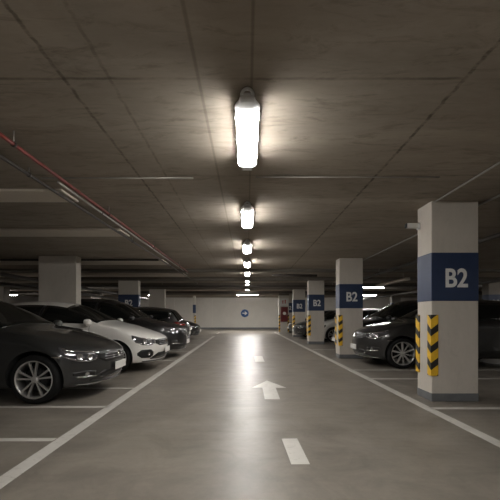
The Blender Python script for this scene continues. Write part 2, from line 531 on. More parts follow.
fs = thing('fire_sign', 'white sign with red fire symbols above the fire cabinet', 'sign', (2.49, 25.0, 1.86))
obj('panel', box((-.29, -.012, 0), (.29, 0, .5), 0.004), M['sign_white'], fs)
bm = bmesh.new()
add_box(bm, (-.12, -.02, .14), (-.06, -.012, .36)); add_box(bm, (-.135, -.02, .30), (-.03, -.012, .34))
add_box(bm, (.04, -.02, .14), (.10, -.012, .36)); add_box(bm, (.03, -.02, .36), (.13, -.012, .40))
obj('fire_symbols', bm, M['red_sign'], fs)

# round direction sign on the end wall
ds = thing('direction_sign', 'round blue sign with white right arrow on end wall', 'sign', (-0.22, YF - .001, 1.40))
bm = bmesh.new(); add_lathe_y(bm, [(0, -.03), (.36, -.03), (.375, -.02), (.375, 0), (0, 0)], 48)
obj('disc', bm, M['sign_blue'], ds)
bm = bmesh.new(); add_lathe_y(bm, [(.345, -.034), (.365, -.034), (.365, -.028), (.345, -.028)], 48, closed=True)
obj('rim', bm, M['sign_white'], ds)
obj('arrow', prism([(-.22, .045), (-.22, -.045), (.05, -.045), (.05, -.045), (-.05, -.15), (.06, -.15), (.23, 0), (.06, .15), (-.05, .15), (.05, .045)], 'y', -.037, -.03), M['sign_white'], ds)

# ------------------------------------------------------------------ lamps
def tube_light(loc, rz, label, group, L=1.2, mat='diffuser', detail=True):
    """weatherproof batten: local y is its length, near end at y=0; loc.z is the ceiling it hangs from."""
    root = thing('tube_light', label, 'ceiling light', loc, rz, group)
    w = 0.09
    # housing tray: hexagonal section, tapered rounded ends
    bm = bmesh.new()
    secs = [(0.0, .52), (.02, .62), (.05, .68), (.075, .90), (.11, 1.0), (L - .11, 1.0), (L - .075, .90), (L - .05, .68), (L - .02, .62), (L, .52)]
    prof = [(-.96, -.074), (-1.0, -.070), (-.98, -.060), (-.60, -.03), (.60, -.03), (.98, -.060), (1.0, -.070), (.96, -.074)]
    rings = []
    for y, k in secs:
        rings.append([bm.verts.new((px * w * k, y, pz if k > .9 else -.05 + (pz + .05) * (0.6 + .4 * k))) for px, pz in prof])
    for A, B in zip(rings, rings[1:]):
        for i in range(8): bm.faces.new((A[i], A[(i + 1) % 8], B[(i + 1) % 8], B[i]))
    bm.faces.new(rings[0]); bm.faces.new(rings[-1][::-1])
    hs = obj('housing', bm, M['housing'], root, True)
    if detail:
        for y in (.2, L / 2, L - .2):
            obj('hanger', box((-.012, y - .02, -.035), (.012, y + .02, 0)), M['clip'], hs)
        # moulded end caps with a hanging ring
        for y0, s in ((0, 1), (L, -1)):
            bm = bmesh.new(); rings = []
            for yy, kx, kz in ((-.012, .50, .55), (0, .60, .70), (.045, .66, .80), (.060, .72, .86), (.085, .98, 1.0), (.122, 1.06, 1.08)):
                rg = []
                for i in range(15):
                    a = PI * i / 14
                    cx = math.copysign(abs(math.cos(a)) ** .6, math.cos(a)); sz = abs(math.sin(a)) ** .7
                    rg.append(bm.verts.new((w * kx * cx, y0 + s * yy, -.066 - .052 * kz * sz)))
                for q in (-.7, .7): rg.append(bm.verts.new((w * kx * q, y0 + s * yy, -.066 + .032 * kz)))
                rings.append(rg)
            for A, B in zip(rings, rings[1:]):
                for i in range(17): bm.faces.new((A[i], A[(i + 1) % 17], B[(i + 1) % 17], B[i]))
            bm.faces.new(rings[0]); bm.faces.new(rings[-1][::-1])
            obj('end_cap', bm, M['lamp_cap'], root, True)
        for y, s in ((-.012, -1), (L + .012, 1)):
            bm = bmesh.new()
            pts = [(.040 * math.cos(a), y - math.copysign(.01, L / 2 - y), -.066 + .046 * math.sin(a)) for a in [PI * i / 12 for i in range(13)]]
            add_tube(bm, pts, .0115, 8)
            add_box(bm, (-.05, y - .024, -.10), (.05, y + .024, -.074), .006)
            obj('end_ring', bm, M['housing'], hs, True)
    # diffuser: half round trough with tapered ends
    bm = bmesh.new()
    n = 14
    dsec = [(0.105, .80, .30), (.112, .90, .75), (.135, .97, .96), (.17, 1, 1), (L - .17, 1, 1), (L - .135, .97, .96), (L - .112, .90, .75), (L - .105, .80, .30)]
    rings = []
    for y, kx, kz in dsec:
        rg = []
        for i in range(n + 1):
            a = PI * i / n
            cx = math.copysign(abs(math.cos(a)) ** .7, math.cos(a)); sz = abs(math.sin(a)) ** .8
            rg.append(bm.verts.new((w * .97 * kx * cx, y, -.072 - .052 * kz * sz)))
        rings.append(rg)
    for A, B in zip(rings, rings[1:]):
        for i in range(n): bm.faces.new((A[i], A[i + 1], B[i + 1], B[i]))
        bm.faces.new((A[n], A[0], B[0], B[n]))
    bm.faces.new(rings[0]); bm.faces.new(rings[-1][::-1])
    df = obj('diffuser', bm, M[mat], root, True)
    df['label'] = 'glowing white diffuser'
    if detail:
        for y in (.25, L / 2, L - .25):
            for s in (-1, 1):
                obj('clip', box((s * w * 1.02, y - .018, -.085), (s * w * 1.14, y + .018, -.05), .002), M['clip'], root)
    return root

GA = 'tube lights in a row along the driving lane ceiling'
labs = [None, 'largest tube light overhead, first of the lane row in view', 'second tube light back along the lane ceiling',
        'third tube light back along the lane ceiling', 'fourth tube light back along the lane ceiling',
        'fifth tube light back along the lane ceiling', 'sixth tube light back along the lane ceiling',
        'seventh tube light back, tiny beyond the first dark beams', 'eighth tube light back, last of the lane row before the crosswise lamp']
for i, lab in enumerate(labs):
    tube_light((0, 2.6 + 2.58 * (i - 1), H), 0, lab or 'tube light above the camera just out of view', GA, detail=i < 5)
for i in (1, 2, 3):
    tube_light((0, 0.02 - 2.58 * i, H), 0, 'unseen tube light added behind the viewer, continuing the lane row', GA, detail=False)  # row carried on out of view, added to brighten near floor and pillar fronts
tube_light((0.85, 26.9, H), PI / 2, 'tube light set crosswise near the end wall', 'crosswise tube lights', 1.7, 'diffuser_cross', detail=False)
GS = 'tube lights over the outer bays'
for x, y, z, L, m, lab in ((-14.85, 24.0, 2.62, 1.1, 'diffuser_far', 'bright tube light far left beyond the windscreen of the graphite sedan'),
                           (-10.2, 24.0, 2.62, 1.5, 'diffuser_far', 'tube light just right of the wide plain left pillar, lower of two'),
                           (-7.84, 18.6, H, 1.3, 'diffuser_far', 'tube light just right of the wide plain left pillar, upper of two'),
                           (-6.15, 27.5, H, 1.3, 'diffuser_far', 'small tube light between two plain left pillars'),
                           (7.4, 19.8, H, 1.3, 'diffuser_far', 'tube light over the right bays, upper of two beside the second pillar'),
                           *[(sx * 13.4, yy, H, 1.3, 'diffuser_far', 'unseen fill tube light added over the outer lanes') for sx in (-1, 1) for yy in (-6.0, -1.0, 3.0, 6.0, 9.0, 12.6, 16.6)],  # unseen lamps on both sides, added as fill light for the bays
                           (9.7, 27.6, H, 1.6, 'diffuser_far', 'tube light over the right bays, lower of two beside the second pillar')):
    t = tube_light((x, y, z), PI / 2, lab, GS, L, m, detail=False)
    if z < H - .05:
        for yy in (.15, L - .15):
            obj('suspension_rod', tube([(0, yy, -.04), (0, yy, H - z)], .008, 6), M['steel_pipe'], t)

# ------------------------------------------------------------------ pipes and conduits under the ceiling
def pipe(name, pts, r, mat, label, cat='pipe', group=None, brackets=()):
    root = thing(name, label, cat, pts[0], 0, group)
    p0 = Vector(pts[0])
    rel = [Vector(p) - p0 for p in pts]
    obj('tube', tube(rel, r, 12), M[mat], root)
    for p in brackets:
        q = Vector(p) - p0
        obj('hanger', tube([q + Vector((0, 0, -r)), q + Vector((0, 0, H - p[2]))], .006, 6), M['steel_pipe'], root)
        obj('clamp', tube([q - Vector((0, .015, 0)), q + Vector((0, .015, 0))], r + .006, 12), M['dark_pipe'], root)
    return root
Y0 = -10.9
pipe('sprinkler_pipe', [(-2.02, Y0, 2.68), (-2.02, 12.6, 2.68)], .018, 'red_pipe', 'red sprinkler pipe running along the left side of the ceiling', 'pipe', None,
     [(-2.02, y, 2.68) for y in (0.6, 3.2, 5.4, 8.0, 11.0)])
pipe('conduit', [(-2.36, Y0, 2.72), (-2.36, 17.5, 2.72)], .018, 'dark_pipe', 'dark conduit parallel to the red pipe, running past the ends of the pale beams', 'conduit', None, [(-2.36, y, 2.72) for y in (1.5, 4.0, 7.6, 11.4)])
pipe('conduit', [(-2.20, 4.3, 2.75), (-2.20, 13.6, 2.75)], .014, 'steel_pipe', 'grey conduit between the red pipe and the pale beams', 'conduit', None, [(-2.20, y, 2.75) for y in (5.6, 8.6, 12.0)])
pipe('conduit', [(-2.36, 4.24, 2.775), (-0.62, 4.24, 2.775)], .010, 'steel_pipe', 'thin conduit branching from the red pipe towards the first lamp', 'conduit')
pipe('conduit', [(0.1, 4.24, 2.785), (2.2, 4.24, 2.785)], .007, 'steel_pipe', 'thin conduit crossing the ceiling to the right of the first lamp', 'conduit')
pipe('conduit', [(2.60, Y0, 2.775), (2.60, 5.1, 2.775)], .011, 'steel_pipe', 'thin pale conduit ending at the top of the nearest right pillar', 'conduit')
pipe('conduit', [(3.31, Y0, 2.775), (3.31, 11, 2.775)], .014, 'steel_pipe', 'pale conduit passing the right face of the nearest right pillar', 'conduit')
pipe('drain_pipe', [(4.45, Y0, 2.62), (4.45, 17.2, 2.62)], .045, 'dark_pipe', 'dark pipe over the right bays passing behind the nearest right pillar', 'pipe', None, [(4.45, y, 2.62) for y in (6.4, 9.5, 12.5, 16)])
pipe('drain_pipe', [(8.4, Y0, 2.38), (8.4, 28, 2.38)], .07, 'dark_pipe', 'thick dark pipe high over the far right bays', 'pipe', None, [(8.4, y, 2.38) for y in (9, 14, 19, 24)])
pipe('drain_pipe', [(-7.4, Y0, 2.44), (-7.4, 28, 2.44)], .06, 'dark_pipe', 'thick dark pipe over the left bays behind the plain wide pillar', 'pipe', None, [(-7.4, y, 2.44) for y in (9, 14, 19, 24)])
pipe('drain_pipe', [(-9.4, Y0, 2.40), (-9.4, 28, 2.40)], .08, 'dark_pipe', 'thickest dark pipe over the outer left bays', 'pipe', None, [(-9.4, y, 2.40) for y in (9, 14, 19, 24)])
pipe('drain_pipe', [(-17.5, 17.4, 2.58), (17.5, 17.4, 2.58)], .05, 'dark_pipe', 'dark pipe crossing the lane ceiling behind the fifth tube light', 'pipe', None, [(x, 17.4, 2.58) for x in (-12, -4, 4, 12)])
pipe('drain_pipe', [(-17.5, 22.2, 2.60), (17.5, 22.2, 2.60)], .06, 'dark_pipe', 'dark pipe crossing the ceiling in front of the crosswise lamp', 'pipe', None, [(x, 22.2, 2.60) for x in (-12, -4, 4, 12)])
pipe('drain_pipe', [(-17.5, 10.43, 2.765), (-2.5, 10.43, 2.765)], .028, 'dark_pipe', 'dark gap in front of the third pale beam, drawn as a thin pipe across the left bays', 'pipe')  # stands in for the dark gap ahead of the third pale beam
pipe('drain_pipe', [(0.9, 13.4, 2.66), (2.55, 13.55, 2.66)], .045, 'dark_pipe', 'short dark pipe crossing to the top of the third right pillar', 'pipe', None, [(1.2, 13.43, 2.66), (2.3, 13.53, 2.66)])
# pale air duct over the right bays
dk = thing('air_duct', 'pale slanting air duct hanging over the right bays', 'duct', (5.9, 13.6, 2.5))
obj('duct_body', box((-.09, 0, 0), (.09, 3.2, .1), .012), M['beam'], dk)
for y in (.4, 2.8): obj('hanger', tube([(0, y, .09), (0, y, .30)], .008, 6), M['steel_pipe'], dk)
# camera on the pillar
sc = thing('security_camera', 'small boxy security camera high on the nearest right pillar', 'camera', (2.57, 5.53, 2.50))
obj('bracket', box((-.03, -.03, -.02), (0, .03, .08), .006), M['housing'], sc)
cb = obj('camera_body', box((-.19, -.035, 0), (-.03, .035, .075), .008), M['white_plastic'], sc)
bm = bmesh.new(); add_box(bm, (-.205, -.03, .006), (-.19, .03, .069), .003)
obj('lens_front', bm, M['black_plastic'], cb)


# ------------------------------------------------------------------ cars
def pchip(xs, ys):
    xs = np.array(xs, float); ys = np.array(ys, float)
    h = np.diff(xs); d = np.diff(ys) / h
    m = np.zeros_like(ys)
    for i in range(1, len(xs) - 1):
        if d[i - 1] * d[i] > 0:
            w1, w2 = 2 * h[i] + h[i - 1], h[i] + 2 * h[i - 1]
            m[i] = (w1 + w2) / (w1 / d[i - 1] + w2 / d[i])
    m[0], m[-1] = d[0], d[-1]
    def f(x):
        x = min(max(x, xs[0]), xs[-1])
        i = min(int(np.searchsorted(xs, x, 'right')) - 1, len(xs) - 2)
        t = (x - xs[i]) / h[i]
        return float((2*t**3 - 3*t**2 + 1) * ys[i] + (t**3 - 2*t**2 + t) * h[i] * m[i] + (-2*t**3 + 3*t**2) * ys[i+1] + (t**3 - t**2) * h[i] * m[i+1])
    return f


STYLES = {
    'sedan': dict(L=4.75, W=1.83, wb=2.75, fo=.84, R=.335,
        top=[(0, .68), (.06, .74), (.35, .86), (.8, .965), (1.22, 1.04), (1.32, 1.075), (1.69, 1.29), (2.08, 1.455), (2.45, 1.505), (2.9, 1.505), (3.35, 1.43), (3.8, 1.27), (4.2, 1.09), (4.55, 1.06), (4.70, 1.03), (4.75, .95)],
        cowl=(1.30, 1.065), header=(2.06, 1.448), roof_end=(3.42, 1.41), back_low=(4.12, 1.12), win=(1.46, 3.82, 2.55)),
    'hatch': dict(L=4.35, W=1.80, wb=2.62, fo=.88, R=.325,
        top=[(0, .70), (.06, .75), (.35, .86), (.8, .97), (1.16, 1.06), (1.24, 1.09), (1.65, 1.30), (2.05, 1.46), (2.4, 1.515), (2.8, 1.525), (3.3, 1.49), (3.75, 1.41), (4.02, 1.18), (4.22, .99), (4.35, .92)],
        cowl=(1.22, 1.08), header=(2.02, 1.45), roof_end=(3.77, 1.39), back_low=(4.14, 1.06), win=(1.38, 3.75, 2.48)),
    'crossover': dict(L=4.45, W=1.83, wb=2.65, fo=.84, R=.345,
        top=[(0, .79), (.06, .845), (.35, .94), (.8, 1.02), (1.14, 1.085), (1.24, 1.12), (1.65, 1.34), (2.05, 1.52), (2.4, 1.585), (2.8, 1.60), (3.4, 1.57), (3.85, 1.50), (4.1, 1.28), (4.32, 1.05), (4.45, .97)],
        cowl=(1.22, 1.11), header=(2.02, 1.51), roof_end=(3.88, 1.47), back_low=(4.25, 1.13), win=(1.38, 3.86, 2.48)),
    'suv': dict(L=4.55, W=1.88, wb=2.70, fo=.90, R=.36,
        top=[(0, .82), (.06, .88), (.35, .97), (.8, 1.06), (1.12, 1.13), (1.22, 1.17), (1.6, 1.40), (1.98, 1.60), (2.3, 1.675), (2.8, 1.70), (3.5, 1.67), (3.95, 1.60), (4.2, 1.38), (4.42, 1.12), (4.55, 1.02)],
        cowl=(1.19, 1.15), header=(1.95, 1.585), roof_end=(3.99, 1.57), back_low=(4.36, 1.2), win=(1.34, 3.98, 2.45)),
}


def build_body(S, hi=1.0):
    L, Wd = S['L'], S['W']
    top = pchip(*zip(*S['top']))
    nose = S['top'][0][1]
    hz = max(z for _, z in S['top'])
    belt_m = S['cowl'][1]
    belt = pchip([0, .35, 1.2, 2.6, L - .7, L], [nose - .07, nose + .07, belt_m - .10, belt_m - .06, belt_m - .03, min(belt_m - .1, S['top'][-1][1] - .05)])
    half = pchip([0, .3, .8, 1.5, L * .6, L - .6, L], [Wd / 2 * .90, Wd / 2 * .965, Wd / 2 * .995, Wd / 2, Wd / 2, Wd / 2 * .985, Wd / 2 * .90])
    zlow = pchip([0, .5, 1.4, L - 1.2, L - .3, L], [.21, .19, .20, .21, .25, .30])
    def warp(x, y, z, w):
        f = max(0., 1 - x / .95) ** 1.5
        zc = .52
        pf = min(.14, .085 * ((z - zc) / .32) ** 2)
        dx = f * (.40 * min(1.05, abs(y) / w) ** 2.6 + pf)
        g = max(0., 1 - (L - x) / .9) ** 1.5
        dx -= g * (.26 * min(1.05, abs(y) / w) ** 2.8 + min(.12, .10 * ((z - .62) / .35) ** 2))
        return (x + dx, y, z)
    lower = [(0, 0), (.60, 0), (.90, .015), (.965, .09), (.99, .25), (1.0, .45), (.996, .62), (.988, .75), (.994, .80), (.985, .90), (.955, 1.0)]
    NU = 13
    def ring(x):
        w, zt, zb = half(x), top(x), zlow(x)
        zs = min(belt(x), zt - .05)
        pts = [(a * w, zb + b * (zs - zb)) for a, b in lower]
        d = zt - zs
        k = .30 * min(1, max(0, d - .08) / .34)
        n = 2.3 + 1.1 * min(1, max(0, d - .08) / .3)
        wu = .942 * w
        for i in range(1, NU + 1):
            a = PI / 2 * i / NU
            y = abs(math.cos(a)) ** (2 / n) if i < NU else 0.0
            z = math.sin(a) ** (2 / n)
            pts.append((wu * y * (1 - k * z), zs + d * z))
        return pts, w
    N = int(72 * hi)
    xs = [L * (0.5 - 0.5 * math.cos(PI * (.06 + .88 * i / N))) for i in range(N + 1)]
    x_lo, x_hi = xs[0], xs[-1]
    xs = [(x - x_lo) / (x_hi - x_lo) * L for x in xs]
    bm = bmesh.new()
    rows = []
    M_ = len(lower) + NU
    for x in xs:
        pts, w = ring(x)
        R = [bm.verts.new(warp(x, y, z, w)) for y, z in pts]
        Lf = [R[0]] + [bm.verts.new(warp(x, -y, z, w)) for y, z in pts[1:-1]] + [R[-1]]
        rows.append((R, Lf))
    for (R0, L0), (R1, L1) in zip(rows, rows[1:]):
        for i in range(M_ - 1):
            bm.faces.new((R0[i], R1[i], R1[i + 1], R0[i + 1]))
            bm.faces.new((L0[i + 1], L1[i + 1], L1[i], L0[i]))
    K = 14
    for (R, Lf), x in ((rows[0], xs[0]), (rows[-1], xs[-1])):
        pts, w = ring(x)
        lines = []
        for i in range(2, M_ - 1):
            y, z = pts[i]
            ln = [Lf[i]]
            for j in range(1, K):
                yy = -y + 2 * y * j / K
                ln.append(bm.verts.new(warp(x, yy, z, w)))
            ln.append(R[i])
            lines.append(ln)
        for A, B in zip(lines, lines[1:]):
            for j in range(K): bm.faces.new((A[j], A[j + 1], B[j + 1], B[j]))
        bm.faces.new(lines[0] + [R[1], R[0], Lf[1]])
        bm.faces.new(lines[-1] + [R[-1]])
    bmesh.ops.recalc_face_normals(bm, faces=bm.faces)
    for f in bm.faces: f.smooth = True
    fn = dict(top=top, belt=lambda x: min(belt(x), top(x) - .05), half=half, zlow=zlow)
    return bm, fn


def cut_wells(name, bm, S, paint):
    me = bpy.data.meshes.new(name)
    bm.to_mesh(me)
    me.materials.append(paint); me.materials.append(M['well'])
    body = bpy.data.objects.new(name, me); COL.objects.link(body)
    cb = bmesh.new()
    for ax in (S['fo'], S['fo'] + S['wb']):
        for s in (-1, 1):
            r = S['R'] + .045
            t = bmesh.new()
            pr = [(0, s * (S['W'] / 2 - .34)), (r, s * (S['W'] / 2 - .34)), (r, s * (S['W'] / 2 + .2)), (0, s * (S['W'] / 2 + .2))]
            add_lathe_y(t, pr, 44, (ax, 0, S['R'] + .01))
            bmesh.ops.recalc_face_normals(t, faces=t.faces)
            merge(cb, t, 1)
    cm = bpy.data.meshes.new('cut'); cb.to_mesh(cm); cb.free()
    cm.materials.append(paint); cm.materials.append(M['well'])
    cut = bpy.data.objects.new('cut', cm); COL.objects.link(cut)
    md = body.modifiers.new('b', 'BOOLEAN'); md.operation = 'DIFFERENCE'; md.solver = 'EXACT'; md.object = cut
    bpy.context.view_layer.update()
    dg = bpy.context.evaluated_depsgraph_get()
    nm = bpy.data.meshes.new_from_object(body.evaluated_get(dg))
    body.modifiers.clear(); body.data = nm
    bpy.data.objects.remove(cut)
    nm.polygons.foreach_set('use_smooth', [True] * len(nm.polygons))
    nm.set_sharp_from_angle(angle=math.radians(40))
    return body


def patch(grid, off=.004, depth=.012):
    """grid[i][j] = (hit point, normal) -> closed thin shell just proud of the surface."""
    bm = bmesh.new()
    A = [[bm.verts.new(p + n * off) for p, n in r] for r in grid]
    B = [[bm.verts.new(p - n * depth) for p, n in r] for r in grid]
    I, J = len(grid), len(grid[0])
    for i in range(I - 1):
        for j in range(J - 1):
            f = bm.faces.new((A[i][j], A[i][j + 1], A[i + 1][j + 1], A[i + 1][j])); f.smooth = True
            bm.faces.new((B[i][j], B[i + 1][j], B[i + 1][j + 1], B[i][j + 1]))
    edge = [(0, j) for j in range(J)] + [(i, J - 1) for i in range(1, I)] + [(I - 1, j) for j in range(J - 2, -1, -1)] + [(i, 0) for i in range(I - 2, 0, -1)]
    for (a, b), (c, d) in zip(edge, edge[1:] + edge[:1]):
        bm.faces.new((A[a][b], A[c][d], B[c][d], B[a][b]))
    return bm


class Caster:
    def __init__(s, bm): s.t = BVHTree.FromBMesh(bm)
    def ray(s, o, d):
        d = Vector(d).normalized()
        h = s.t.ray_cast(Vector(o), d)
        if h[0] is None:
            h = s.t.find_nearest(Vector(o) + d * 2)
        n = h[1]
        if n.dot(d) > 0: n = -n
        return h[0].copy(), n.copy()
    def side(s, x, z, sgn): return s.ray((x, sgn * 3, z), (0, -sgn, 0))
    def polar(s, x0, th, z, rear=False):
        c, sn = math.cos(th), math.sin(th)
        if rear: c = -c
        return s.ray((x0 - 4 * c, 4 * sn, z), (c, -sn, 0))


def lerp(a, b, t): return a + (b - a) * t


def shape_fn(keys):
    ks = sorted(keys)
    xs = [k[0] for k in ks]
    return lambda t: (float(np.interp(t, xs, [k[1] for k in ks])), float(np.interp(t, xs, [k[2] for k in ks])))


def polar_grid(C, x0, t0, t1, fn, ni=16, nj=5, rear=False):
    g = []
    for i in range(ni + 1):
        t = i / ni
        lo, hi = fn(t)
        g.append([C.polar(x0, math.radians(lerp(t0, t1, t)), lerp(lo, hi, j / nj), rear) for j in range(nj + 1)])
    return g


def polar_strip(C, x0, t0, t1, fz, h, ni=14, rear=False):
    return polar_grid(C, x0, t0, t1, lambda t: (fz(t) - h / 2, fz(t) + h / 2), ni, 1, rear)


_wheel = {}
def wheel_meshes(R, spokes):
    key = (R, spokes)
    if key in _wheel: return _wheel[key]
    rr = R * .75
    w = .105
    # outer face towards -y
    bm = bmesh.new()
    add_lathe_y(bm, [(rr, -w), (rr + .012, -w - .006), (R * .86, -w - .008), (R * .95, -w + .004), (R * .99, -w + .028), (R, -w * .4), (R, w * .4), (R * .99, w - .028), (R * .95, w), (rr, w), (rr * .97, 0)], 56, closed=True)
    for f in bm.faces: f.smooth = True
    bmesh.ops.recalc_face_normals(bm, faces=bm.faces)
    tyre = bpy.data.meshes.new('wheel'); bm.to_mesh(tyre); bm.free(); tyre.materials.append(M['rubber'])
    bm = bmesh.new()
    add_lathe_y(bm, [(rr - .014, -w + .012), (rr - .004, -w - .004), (rr + .006, -w - .004), (rr + .006, w), (rr - .014, w)], 56, closed=True)
    add_lathe_y(bm, [(0, -w + .012), (.03, -w + .010), (.045, -w + .020), (.05, -w + .05), (0, -w + .05)], 24)
    def spoke(a0, a1, wa, wb):
        ra, rb = .035, rr - .006
        t = bmesh.new()
        def P(r, a, o, y): return (r * math.cos(a) - o * math.sin(a), y, r * math.sin(a) + o * math.cos(a))
        A = [t.verts.new(P(ra, a0, o, y)) for o, y in ((-wa, -w + .022), (wa, -w + .022), (wa, -w + .05), (-wa, -w + .05))]
        mid = (ra + rb) / 2; am = lerp(a0, a1, .6)
        Bm = [t.verts.new(P(mid, am, o, y)) for o, y in ((-lerp(wa, wb, .5), -w + .012), (lerp(wa, wb, .5), -w + .012), (lerp(wa, wb, .5), -w + .045), (-lerp(wa, wb, .5), -w + .045))]
        Bv = [t.verts.new(P(rb, a1, o, y)) for o, y in ((-wb, -w + .008), (wb, -w + .008), (wb, -w + .04), (-wb, -w + .04))]
        for U, V in ((A, Bm), (Bm, Bv)):
            for i in range(4): t.faces.new((U[i], U[(i + 1) % 4], V[(i + 1) % 4], V[i]))
        t.faces.new(A[::-1]); t.faces.new(Bv)
        merge(bm, t)
    for i in range(5):
        a = 2 * PI * i / 5 + PI / 2 + .06
        if spokes == 'pair':
            spoke(a - .17, a - .23, .008, .0125); spoke(a + .17, a + .23, .008, .0125)
        else:
            spoke(a, a, .016, .022); spoke(a + PI / 5, a + PI / 5, .009, .014)
    bmesh.ops.recalc_face_normals(bm, faces=bm.faces)
    rim = bpy.data.meshes.new('rim'); bm.to_mesh(rim); bm.free(); rim.materials.append(M['alloy'])
    bm = bmesh.new()
    add_lathe_y(bm, [(0, -w + .075), (R * .46, -w + .075), (R * .46, -w + .095), (0, -w + .095)], 32)
    bmesh.ops.recalc_face_normals(bm, faces=bm.faces)
    disc = bpy.data.meshes.new('brake_disc'); bm.to_mesh(disc); bm.free(); disc.materials.append(M['brake'])
    _wheel[key] = (tyre, rim, disc)
    return _wheel[key]


def make_wheel(root, x, y, S, spokes, flip, steer=0.0):
    ty, rm, dc = wheel_meshes(S['R'], spokes)
    w = bpy.data.objects.new('wheel', ty); COL.objects.link(w); w.parent = root
    w.location = (x, y, S['R']); w.rotation_euler = (0, 0, (PI if flip else 0) + steer)
    for n, m in (('rim', rm), ('brake_disc', dc)):
        c = bpy.data.objects.new(n, m); COL.objects.link(c); c.parent = w
        c['label'] = 'alloy rim' if n == 'rim' else 'dark brake disc'


